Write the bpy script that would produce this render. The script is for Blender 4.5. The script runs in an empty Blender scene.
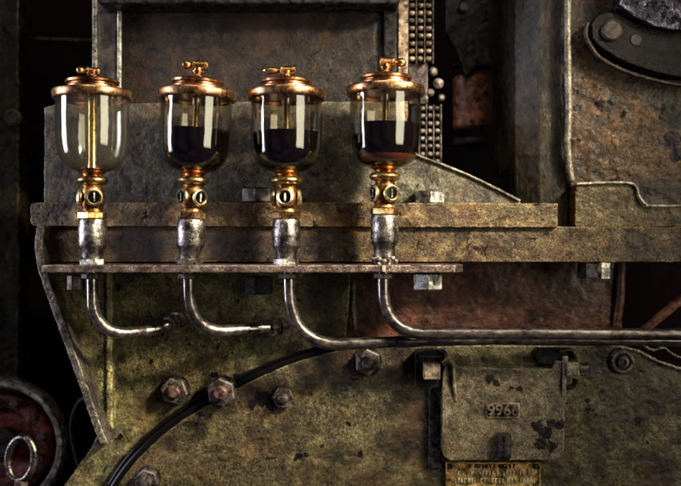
import bpy, bmesh, math, random
from mathutils import Vector, Matrix, noise
random.seed(7)
C = bpy.context.scene.collection
PI = math.pi
D = 0.860                       # camera distance to the plane of the oil cups; one photo pixel is 1 mm there
CX, CY = 340.5, 243.0

def P(px, py, Y=0.0):           # photo pixel + real depth (mm) -> world point in metres
    k = (D*1000+Y)/(D*1000)
    return Vector(((px-CX)*k, Y, (CY-py)*k))*0.001

# ------------------------------------------------------------------ materials
class NT:
    def __init__(s, m):
        s.t = m.node_tree; s.n = s.t.nodes; s.l = s.t.links
    def add(s, kind, **kw):
        nd = s.n.new(kind)
        for k, v in kw.items():
            if k in nd.inputs.keys() if hasattr(nd.inputs, 'keys') else False: s.set(nd, k, v)
            else: setattr(nd, k, v)
        return nd
    def set(s, nd, k, v):
        if hasattr(v, 'links') or isinstance(v, bpy.types.NodeSocket): s.l.new(v, nd.inputs[k])
        else: nd.inputs[k].default_value = v
    def math(s, op, a, b=0.0, clamp=False):
        nd = s.n.new('ShaderNodeMath'); nd.operation = op; nd.use_clamp = clamp
        s.set(nd, 0, a); s.set(nd, 1, b); return nd.outputs[0]
    def mix(s, f, a, b, mode='MIX'):
        nd = s.n.new('ShaderNodeMix'); nd.data_type = 'RGBA'; nd.blend_type = mode
        s.set(nd, 0, f)
        for i, v in ((6, a), (7, b)):
            if isinstance(v, bpy.types.NodeSocket): s.l.new(v, nd.inputs[i])
            else: nd.inputs[i].default_value = (*v[:3], 1)
        return nd.outputs[2]
    def noise(s, vec, scale, detail=6, rough=.6, dist=0.0):
        nd = s.n.new('ShaderNodeTexNoise')
        s.l.new(vec, nd.inputs['Vector']); nd.inputs['Scale'].default_value = scale
        nd.inputs['Detail'].default_value = detail; nd.inputs['Roughness'].default_value = rough
        nd.inputs['Distortion'].default_value = dist
        return nd.outputs['Fac']
    def ramp(s, f, stops):
        nd = s.n.new('ShaderNodeValToRGB'); s.l.new(f, nd.inputs[0])
        e = nd.color_ramp.elements
        while len(e) < len(stops): e.new(.5)
        for i, (p, c) in enumerate(stops):
            e[i].position = p
            e[i].color = (c, c, c, 1) if isinstance(c, (int, float)) else (*c, 1)
        return nd.outputs[0]

def grime(name, cols, chip=(.01, .008, .012), chip_amt=.36, scale=55, rough=(.35, .7), metal=0.0,
          bump=.5, grain=.5, spec=.22, world=True, spots=(), spotcol=(.006, .005, .008), stains_shade=(), stain_shade_col=(.05, .018, .01),
          stretch=(1, 1, 1), light=None, crackle=0.0, coat=None, bump_d=.0015, pits=0.0, wear=True, leather=None, rust=None):
    m = bpy.data.materials.new(name); m.use_nodes = True
    t = NT(m); b = t.n['Principled BSDF']
    if leather is None: leather = .5 if (world and metal < .4) else 0.0
    if rust is None: rust = .42 if (world and metal < .4) else 0.0
    kf = .56 if metal < .4 else .9
    cols = [tuple(x*kf for x in c_) for c_ in cols]
    if light: light = tuple(x*kf*1.15 for x in light)
    if world: vec = t.n.new('ShaderNodeNewGeometry').outputs['Position']
    else:
        tc = t.n.new('ShaderNodeTexCoord').outputs['Object']; oi = t.n.new('ShaderNodeObjectInfo').outputs['Random']
        va = t.n.new('ShaderNodeVectorMath'); va.operation = 'ADD'; t.l.new(tc, va.inputs[0])
        cm = t.n.new('ShaderNodeCombineXYZ'); t.l.new(oi, cm.inputs[0]); t.l.new(oi, cm.inputs[2]); t.l.new(cm.outputs[0], va.inputs[1])
        vec = va.outputs[0]
    raw = vec
    mp = t.n.new('ShaderNodeMapping'); t.l.new(vec, mp.inputs[0]); mp.inputs['Scale'].default_value = stretch
    vec = mp.outputs[0]
    a = t.noise(vec, scale, 8, .68, .6)
    big = t.noise(raw, scale*.22, 4, .55)
    fine = t.noise(vec, scale*8, 5, .7)
    gr = t.noise(raw, 1000, 4, .8)
    n = len(cols)
    col = t.ramp(a, [(.36+.28*i/(n-1), c) for i, c in enumerate(cols)])
    col = t.mix(t.ramp(big, [(.35, 0), (.65, .55)]), col, t.ramp(fine, [(.4, cols[0]), (.6, cols[-1])]))
    # speckled dirt; the finest grain also paints glitter into the colour
    col = t.mix(1.0, col, t.ramp(fine, [(.38, .50), (.52, 1.0), (.66, 1.4)]), 'MULTIPLY')
    col = t.mix(.45*grain, col, t.ramp(gr, [(.41, .15), (.5, .8), (.59, 2.2)]), 'MULTIPLY')
    if light:
        lt = t.ramp(t.noise(vec, scale*1.9, 7, .75, .8), [(.60, 0), (.66, 1)])
        col = t.mix(t.math('MULTIPLY', lt, .8), col, light)
    if wear:
        pn = t.n.new('ShaderNodeNewGeometry').outputs['Pointiness']
        pw = t.math('MULTIPLY', t.ramp(pn, [(.515, 0), (.56, 1)]), t.ramp(t.noise(raw, 120, 4, .7), [(.42, 0), (.58, 1)]))
        col = t.mix(t.math('MULTIPLY', pw, .8), col, tuple(min(.8, x*1.9+.05) for x in cols[-1]))
    height = t.math('ADD', t.math('MULTIPLY', a, .9), t.math('MULTIPLY', fine, .55))
    height = t.math('ADD', height, t.math('MULTIPLY', gr, .10*grain*2))
    kr = .72 if metal < .4 and world else 1
    roughv = t.ramp(t.noise(vec, scale*2.5, 6, .7), [(.40, rough[0]*kr), (.60, rough[1]*kr)])
    def warp(v, amt):
        nz = t.n.new('ShaderNodeTexNoise'); t.l.new(v, nz.inputs['Vector']); nz.inputs['Scale'].default_value = 110; nz.inputs['Detail'].default_value = 8; nz.inputs['Roughness'].default_value = .68
        sb = t.n.new('ShaderNodeVectorMath'); sb.operation = 'SUBTRACT'; t.l.new(nz.outputs['Color'], sb.inputs[0]); sb.inputs[1].default_value = (.5, .5, .5)
        sc = t.n.new('ShaderNodeVectorMath'); sc.operation = 'SCALE'; t.l.new(sb.outputs[0], sc.inputs[0]); sc.inputs[3].default_value = amt
        ad = t.n.new('ShaderNodeVectorMath'); ad.operation = 'ADD'; t.l.new(v, ad.inputs[0]); t.l.new(sc.outputs[0], ad.inputs[1])
        return ad.outputs[0]
    def blob(items, soft, amt):
        w = warp(raw, amt); out = None
        for (p, r) in items:
            ds = t.n.new('ShaderNodeVectorMath'); ds.operation = 'DISTANCE'; t.l.new(w, ds.inputs[0]); ds.inputs[1].default_value = p
            v = t.math('DIVIDE', ds.outputs['Value'], r)
            out = v if out is None else t.math('MINIMUM', out, v)
        return t.ramp(out, [(max(0, 1-soft)*.5, 1), (.5, 0)]) if False else t.math('SUBTRACT', 1.0, t.math('DIVIDE', t.math('SUBTRACT', out, 1-soft), soft, True), True)
    if stains_shade:
        st = blob(stains_shade, .75, .016)
        col = t.mix(t.math('MULTIPLY', st, .85), col, stain_shade_col)
    if leather:
        rd = t.math('ABSOLUTE', t.math('SUBTRACT', t.math('MULTIPLY', t.noise(vec, 150, 6, .68, .35), 2.0), 1.0))
        vein = t.ramp(rd, [(.0, 0), (.16, 1)])
        col = t.mix(t.math('MULTIPLY', t.math('SUBTRACT', 1.0, vein), .55*leather), col, tuple(.25*x for x in cols[0]))
        height = t.math('ADD', height, t.math('MULTIPLY', t.ramp(rd, [(.0, 0), (.45, 1)]), .55*leather))
    if rust:
        rn = t.ramp(t.noise(raw, 26, 6, .68, .6), [(.47, 0), (.60, 1)])
        col = t.mix(t.math('MULTIPLY', rn, rust), col, t.mix(t.math('MULTIPLY', rn, .5), col, (.13, .060, .030), 'MIX'), 'MIX')
        col = t.mix(t.math('MULTIPLY', rn, rust*.6), col, (1.0, .60, .44), 'MULTIPLY')
    # soft blotches of old oil film
    ob = t.ramp(t.noise(vec, scale*.6, 7, .72, .4), [(.38, .25), (.55, 1.0), (.72, 1.35)])
    col = t.mix(.8, col, ob, 'MULTIPLY')
    if chip_amt > 0:
        cn = t.noise(vec, scale*1.15, 6, .62, 1.2)
        ch = t.ramp(cn, [(chip_amt-.035, 1), (chip_amt+.015, 0)])
        c2 = t.ramp(t.noise(raw, scale*4.2, 3, .5), [(chip_amt-.10, 1), (chip_amt-.07, 0)])
        ch = t.math('MAXIMUM', ch, c2)
        if spots: ch = t.math('MAXIMUM', ch, t.math('MULTIPLY', blob(spots, .13, .017), t.ramp(t.noise(raw, 420, 6, .7), [(.36, .7), (.44, 1)])))
        col = t.mix(ch, col, spotcol if spots else chip)
        height = t.math('SUBTRACT', height, t.math('MULTIPLY', ch, .35))
        t.l.new(t.math('MULTIPLY', t.math('SUBTRACT', 1.0, t.math('MULTIPLY', ch, .85)), spec), b.inputs['Specular IOR Level'])
    if pits > 0:
        vo = t.n.new('ShaderNodeTexVoronoi'); t.l.new(raw, vo.inputs['Vector']); vo.inputs['Scale'].default_value = 130
        pt = t.ramp(vo.outputs['Distance'], [(.10, 1), (.22, 0)])
        pt = t.math('MULTIPLY', pt, t.math('MULTIPLY', t.ramp(t.noise(raw, 40, 2), [(.5, 0), (.6, 1)]), pits))
        col = t.mix(pt, col, chip); height = t.math('SUBTRACT', height, t.math('MULTIPLY', pt, .8))
    if crackle > 0:
        vo = t.n.new('ShaderNodeTexVoronoi'); vo.feature = 'DISTANCE_TO_EDGE'
        t.l.new(warp(vec, .01), vo.inputs['Vector']); vo.inputs['Scale'].default_value = scale*5
        ck = t.math('MULTIPLY', t.ramp(vo.outputs['Distance'], [(.0, 1), (.10, 0)]), crackle)
        col = t.mix(ck, col, chip); height = t.math('SUBTRACT', height, t.math('MULTIPLY', ck, .5))
    bp = t.n.new('ShaderNodeBump'); bp.inputs['Strength'].default_value = bump; bp.inputs['Distance'].default_value = bump_d
    t.l.new(height, bp.inputs['Height']); t.l.new(bp.outputs[0], b.inputs['Normal'])
    t.l.new(col, b.inputs['Base Color']); t.l.new(roughv, b.inputs['Roughness'])
    b.inputs['Metallic'].default_value = metal; b.inputs['Specular IOR Level'].default_value = spec
    if coat is None: coat = .38 if (world and metal < .4) else 0
    if coat:
        b.inputs['Coat Weight'].default_value = coat; b.inputs['Coat Roughness'].default_value = .10; b.inputs['Coat IOR'].default_value = 1.45
        b2 = t.n.new('ShaderNodeBump'); b2.inputs['Strength'].default_value = min(1, bump*.8); b2.inputs['Distance'].default_value = bump_d*1.1
        t.l.new(t.math('ADD', t.math('MULTIPLY', a, 1.3), t.math('MULTIPLY', t.noise(vec, 230, 3, .5, .5), .6)), b2.inputs['Height']); t.l.new(b2.outputs[0], b.inputs['Coat Normal'])
    return m

def mark_spots(lst, Y):
    return [(P(x, y, Y), r*.001) for x, y, r in lst]

M = {}
GY, RY = 72, 56                 # depth of the green casting face and of the raised curved casing
M['green'] = grime('old_green_paint', [(.04, .038, .014), (.30, .275, .115), (.60, .56, .25)], chip_amt=.36, scale=55, rough=(.28, .6),
    bump=.9, grain=.75, spots=mark_spots([(238, 378, 6), (215, 375, 4), (236, 390, 7), (120, 436, 3), (190, 345, 2.5), (205, 347, 2), (300, 300, 3), (152, 362, 2.5), (232, 352, 2)], GY),
    stains_shade=mark_spots([(166, 394, 34), (150, 400, 24), (205, 400, 26), (222, 395, 28), (125, 462, 16), (145, 440, 16), (165, 421, 18), (190, 404, 20), (215, 388, 22), (240, 374, 20), (265, 364, 16), (290, 352, 14), (320, 345, 12), (320, 300, 40), (330, 330, 26), (120, 360, 10), (170, 300, 22), (240, 372, 18), (330, 275, 40)], GY), stain_shade_col=(.016, .007, .005), pits=.8)  # spots along the arc paint its shadow; those around the nuts are grease
M['olive'] = grime('worn_olive_paint', [(.026, .022, .013), (.150, .124, .058), (.30, .255, .12)], chip_amt=.345, scale=55, rough=(.3, .62),
    bump=.9, grain=.8, spots=mark_spots([(298, 457, 5), (306, 455, 4), (283, 437, 2), (262, 438, 2), (348, 422, 3), (262, 399, 9), (272, 405, 7), (252, 405, 5), (588, 400, 3), (602, 390, 3), (589, 410, 3), (637, 421, 5), (628, 420, 2.5), (595, 416, 2), (640, 372, 2), (322, 446, 2.5), (360, 455, 3)], RY),
    stains_shade=mark_spots([(200, 424, 16), (225, 408, 16), (250, 396, 18), (275, 384, 16), (300, 370, 14), (170, 444, 14), (345, 370, 26), (330, 362, 22), (396, 375, 20), (400, 350, 26), (410, 440, 30), (600, 355, 18), (590, 370, 12), (655, 400, 24), (672, 396, 20), (640, 404, 12), (390, 410, 16), (415, 415, 22), (425, 450, 20), (660, 470, 30), (600, 470, 16)], RY), stain_shade_col=(.018, .009, .008), pits=.8)  # arc and lower right spots paint shadow into the colour; others are stains
M['door'] = grime('cast_cover_paint', [(.07, .055, .035), (.29, .24, .15), (.48, .41, .27)], chip_amt=.30, scale=70, rough=(.26, .5),
    bump=.8, grain=.8, spots=mark_spots([(490, 379, 4.5), (496, 383, 4), (512, 388, 3), (520, 389, 3.6), (497, 391, 1.8), (537, 426, 7), (545, 433, 8), (540, 444, 7), (551, 424, 5), (551, 446, 6), (560, 425, 6)], 36),
    spotcol=(.010, .007, .010), pits=.3)
M['bar'] = grime('rusty_brown_bar', [(.03, .014, .010), (.20, .12, .055), (.58, .42, .19)], chip_amt=.38, scale=85, rough=(.25, .55), chip=(.012, .008, .007),
    bump=1.0, grain=.6, stretch=(.85, 1, 1), light=(.62, .50, .24))
M['barlow'] = grime('rusty_brown_lower_bar', [(.025, .013, .012), (.16, .10, .055), (.50, .37, .18)], chip_amt=.38, scale=72, rough=(.25, .5), chip=(.010, .007, .008), stains_shade=mark_spots([(x_, 246, 30) for x_ in range(50, 330, 24)]+[(640, 250, 22), (690, 246, 26)], 40), stain_shade_col=(.016, .010, .014),  # left-hand spots put the beam's shaded half into its colour
    bump=1.0, grain=.6, stretch=(.9, 1, 1), light=(.48, .40, .20), crackle=.35)
M['plate'] = grime('grey_mottled_iron', [(.030, .026, .020), (.155, .138, .10), (.38, .35, .24)], chip_amt=.36, scale=75, rough=(.3, .55),
    bump=.9, grain=.7, light=(.5, .48, .36), pits=.3)
M['panel'] = grime('dark_tarnished_panel', [(.006, .0045, .007), (.026, .018, .019), (.10, .072, .052)], chip_amt=.34, scale=50, rough=(.3, .6),
    bump=.9, grain=.9, stains_shade=mark_spots([(262, 28, 26), (280, 33, 16)], 100), stain_shade_col=(.06, .036, .020), light=(.13, .105, .07), spec=.22)
M['rustwall'] = grime('red_brown_recess', [(.018, .007, .005), (.12, .036, .022), (.24, .085, .045)], chip_amt=.33, scale=38, rough=(.35, .6), bump=.8, grain=.9, stretch=(.7, 1, 1), light=(.20, .10, .05))
M['column'] = grime('dark_green_column', [(.006, .007, .004), (.028, .027, .012), (.085, .072, .032)], chip_amt=.36, scale=60, rough=(.3, .6), bump=1.0, grain=.9, stretch=(1.5, 1, .6), light=(.16, .15, .07))
M['cast'] = grime('brown_casting', [(.014, .007, .004), (.12, .055, .018), (.38, .20, .065)], chip_amt=.35, scale=50, rough=(.22, .5), bump=1.0, grain=.7, pits=.8,
    spots=mark_spots([(600, 103, 5), (612, 101, 6), (576, 108, 5), (577, 92, 3.5), (623, 114, 3.5), (668, 110, 9), (676, 120, 12), (672, 140, 10), (663, 118, 6), (676, 155, 8), (638, 98, 2.5), (580, 140, 3)], 62),
    stains_shade=mark_spots([(622, 40, 46), (665, 55, 60), (590, 12, 34), (640, 20, 50), (662, 95, 18), (650, 190, 20), (655, 100, 14)], 62), stain_shade_col=(.016, .009, .008), light=(.45, .33, .16))
M['ledge'] = grime('crusted_ledge', [(.03, .018, .010), (.22, .145, .065), (.50, .37, .18)], chip_amt=.36, scale=60, rough=(.2, .5), bump=1.0, grain=.7, light=(.38, .34, .24))
M['darkiron'] = grime('black_oily_iron', [(.002, .002, .003), (.007, .0055, .008), (.020, .016, .016)], chip_amt=0, scale=70, rough=(.22, .45), bump=.7, grain=.6, rust=0, coat=.03, spec=.12)
M['edgeiron'] = grime('worn_edge_iron', [(.03, .024, .022), (.10, .085, .07), (.28, .25, .20)], chip_amt=.36, scale=70, rough=(.22, .5), bump=.9, grain=.6, metal=.5)
M['shelf'] = grime('oily_shelf_steel', [(.03, .018, .018), (.12, .078, .07), (.30, .235, .20)], chip_amt=.38, scale=110, rough=(.2, .4), bump=.7, grain=.5, metal=.6, light=(.6, .52, .42))
M['black'] = grime('recess_black', [(.0006, .0006, .001), (.0015, .0012, .002), (.004, .003, .004)], chip_amt=0, scale=20, rough=(.5, .8), bump=.4, grain=.4)  # flat black puts the dark of screw slot and hole into the colour
M['postgreen'] = grime('dim_green_post', [(.006, .007, .002), (.03, .031, .008), (.07, .07, .02)], chip_amt=.38, scale=30, rough=(.4, .7), bump=.7, grain=.6)
M['steel'] = grime('galvanised_fitting', [(.035, .03, .036), (.14, .125, .13), (.34, .31, .28)], chip_amt=.38, scale=120, rough=(.16, .40), bump=.45, grain=.5, metal=.95, world=False, chip=(.05, .035, .035), bump_d=.0008)
M['nut'] = grime('oily_steel_nut', [(.006, .0045, .007), (.024, .018, .021), (.095, .075, .068)], chip_amt=.34, scale=140, rough=(.28, .5), bump=.6, grain=.5, metal=.5, world=False, bump_d=.0008)
M['palenut'] = grime('pale_lit_crusted_bolt', [(.02, .02, .02), (.13, .125, .115), (.36, .35, .31)], chip_amt=.38, scale=160, rough=(.22, .42), bump=.8, grain=.6, metal=.9, world=False, bump_d=.0008)
M['tan'] = grime('tan_painted_lug', [(.07, .05, .035), (.20, .155, .105), (.32, .26, .17)], chip_amt=.33, scale=120, rough=(.3, .5), bump=.7, grain=.6, world=False, bump_d=.0008)
M['redstud'] = grime('reddened_stud', [(.018, .008, .009), (.06, .027, .026), (.15, .08, .065)], chip_amt=0, scale=150, rough=(.2, .45), bump=.5, grain=.5, metal=.5, world=False, bump_d=.0008)
M['pipe'] = grime('worn_steel_pipe', [(.13, .105, .105), (.24, .205, .20), (.40, .36, .32)], chip_amt=.27, scale=50, rough=(.22, .32), bump=.10, grain=.08, metal=.9, stretch=(.3, 1, .6), leather=0, rust=0, chip=(.05, .035, .035), bump_d=.0006)
M['brass'] = grime('aged_brass', [(.34, .13, .045), (.58, .25, .085), (.74, .37, .15)], chip_amt=.28, scale=80, rough=(.24, .40), bump=.25, grain=.3, metal=1.0, world=False, chip=(.12, .05, .02), bump_d=.0006)
M['copper'] = grime('copper_brown_rim', [(.32, .13, .055), (.46, .195, .085), (.58, .27, .125)], chip_amt=.25, scale=60, rough=(.26, .38), bump=.2, grain=.3, metal=1.0, world=False, chip=(.10, .04, .02), bump_d=.0006)
M['gold'] = grime('bright_gold_brass', [(.60, .36, .11), (.76, .50, .18), (.88, .66, .30)], chip_amt=0, scale=80, rough=(.28, .42), bump=.15, grain=.2, metal=1.0, world=False, bump_d=.0006)
M['nameplate'] = grime('stained_brass_plate', [(.03, .014, .006), (.17, .085, .026), (.46, .27, .08)], chip_amt=.36, scale=90, rough=(.25, .5), bump=.5, grain=.5, metal=.7)
M['letter'] = grime('plate_lettering', [(.45, .36, .18), (.7, .6, .34), (.85, .76, .5)], chip_amt=0, scale=120, rough=(.3, .5), bump=.2, grain=.1, metal=.0, leather=0, rust=0)
M['red'] = grime('dull_red_paint', [(.03, .004, .004), (.34, .030, .022), (.55, .07, .05)], chip_amt=.40, scale=60, rough=(.3, .6), bump=.9, grain=.6)
M['orange'] = grime('copper_orange_drum', [(.02, .007, .004), (.20, .062, .026), (.48, .18, .07)], chip_amt=.3, scale=70, rough=(.3, .55), bump=.8, grain=.7, metal=.3)
M['bluesteel'] = grime('glittering_blue_iron', [(.004, .004, .008), (.03, .028, .05), (.30, .28, .36)], chip_amt=.40, scale=110, rough=(.12, .30), bump=1.0, grain=.4, metal=.9)
M['chain'] = grime('dusty_chain', [(.04, .022, .018), (.24, .14, .10), (.50, .34, .24)], chip_amt=.3, scale=120, rough=(.25, .5), bump=.5, grain=.4, metal=.5)
M['chaindark'] = grime('dark_dusty_chain', [(.04, .03, .03), (.13, .10, .10), (.24, .20, .19)], chip_amt=.3, scale=120, rough=(.25, .5), bump=.5, grain=.4, metal=.5)
M['armiron'] = grime('brown_black_iron', [(.004, .003, .003), (.018, .010, .008), (.055, .030, .018)], chip_amt=.33, scale=70, rough=(.25, .5), bump=.9, grain=.7)
M['crust'] = grime('pale_dried_grease', [(.10, .06, .04), (.34, .27, .20), (.62, .56, .45)], chip_amt=.36, scale=120, rough=(.25, .5), bump=1, grain=.6, world=False)
M['dirtlip'] = grime('bright_chipped_lip', [(.10, .09, .075), (.26, .235, .19), (.48, .44, .36)], chip_amt=.35, scale=90, rough=(.18, .35), bump=.5, grain=.6, metal=.4)

def glassmat(name, tint, edge, refl=.05, haze=0.0):
    m = bpy.data.materials.new(name); m.use_nodes = True; t = NT(m); t.n.clear()
    out = t.n.new('ShaderNodeOutputMaterial'); tr = t.n.new('ShaderNodeBsdfTransparent'); gl = t.n.new('ShaderNodeBsdfGlossy')
    gl.inputs['Roughness'].default_value = .06; gl.inputs['Color'].default_value = (1, 1, .97, 1)
    lw = t.n.new('ShaderNodeLayerWeight'); lw.inputs['Blend'].default_value = .5
    f = t.math('POWER', lw.outputs['Facing'], 6.0)
    fac = t.math('ADD', t.math('MULTIPLY', f, .5), refl, True)
    t.l.new(t.mix(t.math('POWER', lw.outputs['Facing'], 1.6), tint, edge), tr.inputs['Color'])
    tc = t.n.new('ShaderNodeTexCoord').outputs['Object']
    mp = t.n.new('ShaderNodeMapping'); t.l.new(tc, mp.inputs[0]); mp.inputs['Scale'].default_value = (1, 1, .35)
    bp = t.n.new('ShaderNodeBump'); bp.inputs['Strength'].default_value = .25; bp.inputs['Distance'].default_value = .0012
    t.l.new(t.noise(mp.outputs[0], 60, 3, .5), bp.inputs['Height']); t.l.new(bp.outputs[0], gl.inputs['Normal'])
    dirt = t.n.new('ShaderNodeBsdfDiffuse'); dirt.inputs['Color'].default_value = (.35, .33, .24, 1)
    mx = t.n.new('ShaderNodeMixShader'); t.l.new(fac, mx.inputs[0]); t.l.new(tr.outputs[0], mx.inputs[1]); t.l.new(gl.outputs[0], mx.inputs[2])
    m2 = t.n.new('ShaderNodeMixShader')
    dn = t.ramp(t.noise(tc, 90, 5, .75, .5), [(.50, haze*.6), (.80, haze*1.4)])
    t.l.new(dn, m2.inputs[0]); t.l.new(mx.outputs[0], m2.inputs[1]); t.l.new(dirt.outputs[0], m2.inputs[2]); t.l.new(m2.outputs[0], out.inputs[0])
    return m
M['hazyglass'] = glassmat('hazy_empty_glass', (.95, .94, .90), (.45, .45, .43), .085, .05)
M['glass'] = glassmat('smoky_cup_glass', (.95, .94, .89), (.42, .42, .40), .075)
def plain(name, col, rough, metal=0.0, spec=.5):
    m = bpy.data.materials.new(name); m.use_nodes = True; t = NT(m); b = t.n['Principled BSDF']
    tc = t.n.new('ShaderNodeTexCoord').outputs['Object']
    t.l.new(t.mix(t.noise(tc, 60, 4), tuple(c*.6 for c in col), tuple(c*1.4 for c in col)), b.inputs['Base Color'])
    b.inputs['Roughness'].default_value = rough; b.inputs['Metallic'].default_value = metal; b.inputs['Specular IOR Level'].default_value = spec
    return m
M['oil'] = plain('dark_engine_oil', (.0035, .0025, .0022), .15, 0, .10)
M['seal'] = plain('black_rubber_seal', (.004, .0035, .005), .3, 0, .22)
M['shade'] = plain('shade_brown_wall', (.007, .0035, .0045), .9, 0, .05)  # near-black colour holds the darkness of the gaps behind the machine
M['amber'] = plain('amber_dregs_glow', (.13, .035, .012), .3)
M['dregs'] = plain('pale_brown_residue', (.10, .06, .03), .3)

# ------------------------------------------------------------------ geometry helpers
def finish(name, bm, mat, parent=None, bevel=0, seg=2, cast=None, smooth=35, mats=None):
    bmesh.ops.recalc_face_normals(bm, faces=bm.faces)
    me = bpy.data.meshes.new(name); L = parent_loc(parent)
    bmesh.ops.translate(bm, verts=bm.verts, vec=-L)
    bm.to_mesh(me); bm.free()
    for f in me.polygons: f.use_smooth = True
    if smooth: me.set_sharp_from_angle(angle=math.radians(smooth))
    me.materials.append(M[mat])
    o = bpy.data.objects.new(name, me); C.objects.link(o)
    if parent: o.parent = parent
    if bevel:
        md = o.modifiers.new('Bevel', 'BEVEL'); md.width = bevel*.001; md.segments = seg; md.limit_method = 'ANGLE'; md.angle_limit = math.radians(35)
    if cast:
        vox, amp, ns = cast
        r = o.modifiers.new('Remesh', 'REMESH'); r.mode = 'VOXEL'; r.voxel_size = vox*.001; r.use_smooth_shade = True
        s = o.modifiers.new('Smooth', 'SMOOTH'); s.iterations = 2; s.factor = .5
        for k, (a, n_) in enumerate(((amp, ns), (amp*.45, ns*.25))):
            tx = bpy.data.textures.new(name, 'CLOUDS'); tx.noise_scale = n_*.001; tx.noise_depth = 3
            d = o.modifiers.new('Displace', 'DISPLACE'); d.texture = tx; d.strength = a*.001; d.texture_coords = 'GLOBAL'; d.mid_level = .5
    return o

def parent_loc(p):
    v = Vector((0, 0, 0))
    while p is not None: v = v + p.location; p = p.parent
    return v

def thing(name, label, cat, loc, group=None):
    o = bpy.data.objects.new(name, None); C.objects.link(o); o.empty_display_size = .01
    o.location = loc; o['label'] = label; o['category'] = cat
    if group: o['group'] = group
    return o

def tag(o, label, cat, group=None):
    o['label'] = label; o['category'] = cat
    if group: o['group'] = group
    return o

def prism(bm, poly, Yf, Yb):    # poly in photo pixels at the front depth, extruded straight back
    f = [bm.verts.new(P(x, y, Yf)) for x, y in poly]
    b = [bm.verts.new(v.co + Vector((0, (Yb-Yf)*.001, 0))) for v in f]
    bm.faces.new(f); bm.faces.new(b[::-1])
    n = len(f)
    for i in range(n): bm.faces.new((f[i], b[i], b[(i+1) % n], f[(i+1) % n]))
    return bm

def rect(x0, y0, x1, y1): return [(x0, y0), (x1, y0), (x1, y1), (x0, y1)]
def pbox(bm, x0, y0, x1, y1, Yf, Yb): return prism(bm, rect(x0, y0, x1, y1), Yf, Yb)

def lathe(bm, prof, c, axis='Z', n=48, M4=None):   # prof: (radius mm, height mm); c: world centre
    rings = []
    for r, h in prof:
        if r < 1e-6:
            rings.append([bm.verts.new(Vector((0, 0, h*.001)))])
        else:
            rings.append([bm.verts.new(Vector((r*math.cos(2*PI*i/n), r*math.sin(2*PI*i/n), h))*.001) for i in range(n)])
    for a, b in zip(rings, rings[1:]):
        if len(a) == 1 and len(b) == 1: continue
        for i in range(n):
            j = (i+1) % n
            if len(a) == 1: bm.faces.new((a[0], b[j], b[i]))
            elif len(b) == 1: bm.faces.new((a[i], a[j], b[0]))
            else: bm.faces.new((a[i], a[j], b[j], b[i]))
    vs = [v for r in rings for v in r]
    m = {'Z': Matrix.Identity(4), 'Y': Matrix.Rotation(PI/2, 4, 'X'), 'X': Matrix.Rotation(PI/2, 4, 'Y')}[axis]   # 'Y': height points to the camera (-Y)
    if M4 is not None: m = M4 @ m
    for v in vs: v.co = m @ v.co + Vector(c)
    return vs

def hexp(bm, r, h0, h1, c, axis='Z', rot=0, sides=6, cham=.12):
    s = sides
    prof = [(0, h0), (r*(1-cham), h0), (r, h0+r*cham*.7), (r, h1-r*cham*.7), (r*(1-cham), h1), (0, h1)]
    m = Matrix.Rotation(rot, 4, {'Z': 'Z', 'Y': 'Y', 'X': 'X'}[axis])
    return lathe(bm, prof, c, axis, s, M4=m)

def tube(bm, pts, r, n=20, cap=True):
    pts = [Vector(p) for p in pts]; rings = []
    t = (pts[1]-pts[0]).normalized(); u = t.orthogonal().normalized()
    for i, p in enumerate(pts):
        a = pts[max(i-1, 0)]; b = pts[min(i+1, len(pts)-1)]; t = (b-a).normalized()
        u = (u - t*u.dot(t)).normalized(); w = t.cross(u)
        rr = (r(i/(len(pts)-1)) if callable(r) else r)*.001
        rings.append([bm.verts.new(p + (u*math.cos(2*PI*k/n)+w*math.sin(2*PI*k/n))*rr) for k in range(n)])
    for a, b in zip(rings, rings[1:]):
        for i in range(n): bm.faces.new((a[i], a[(i+1) % n], b[(i+1) % n], b[i]))
    if cap: bm.faces.new(rings[0][::-1]); bm.faces.new(rings[-1])

def spline(ctrl, k=14):
    c = [Vector(p) for p in ctrl]; c = [c[0]*2-c[1]] + c + [c[-1]*2-c[-2]]; out = []
    for i in range(1, len(c)-2):
        p0, p1, p2, p3 = c[i-1:i+3]
        for j in range(k):
            t = j/k
            out.append(.5*((2*p1)+(p2-p0)*t+(2*p0-5*p1+4*p2-p3)*t*t+(3*p1-p0-3*p2+p3)*t**3))
    out.append(c[-2]); return out

def fillet(ctrl, r, k=16):      # polyline with round corners, r in metres
    c = [Vector(p) for p in ctrl]; out = [c[0]]
    for i in range(1, len(c)-1):
        a = (c[i-1]-c[i]); b = (c[i+1]-c[i]); rr = r[i-1] if isinstance(r, (list, tuple)) else r
        p0 = c[i]+a.normalized()*rr; p1 = c[i]+b.normalized()*rr
        for j in range(k+1):
            t = j/k; out.append((1-t)**2*p0+2*t*(1-t)*(c[i]*.86+(p0+p1)*.07)+t*t*p1)
    out.append(c[-1])
    res = [out[0]]
    for a, b in zip(out, out[1:]):
        n = max(1, int((b-a).length/.012))
        for j in range(1, n+1): res.append(a.lerp(b, j/n))
    return res

def sphere(bm, c, r, sc=(1, 1, 1)):
    bmesh.ops.create_uvsphere(bm, u_segments=24, v_segments=14, radius=1, matrix=Matrix.Translation(c) @ Matrix.Diagonal((r*sc[0]*.001, r*sc[1]*.001, r*sc[2]*.001, 1)))

def B(): return bmesh.new()
def Z(mm): return Vector((0, 0, mm*.001))

# ------------------------------------------------------------------ background of the engine house
bm = B(); pbox(bm, -260, -260, 950, 750, 420, 440)
tag(finish('back_wall', bm, 'shade'), 'wall in near-black shade colour far behind the whole machine', 'wall')

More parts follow.
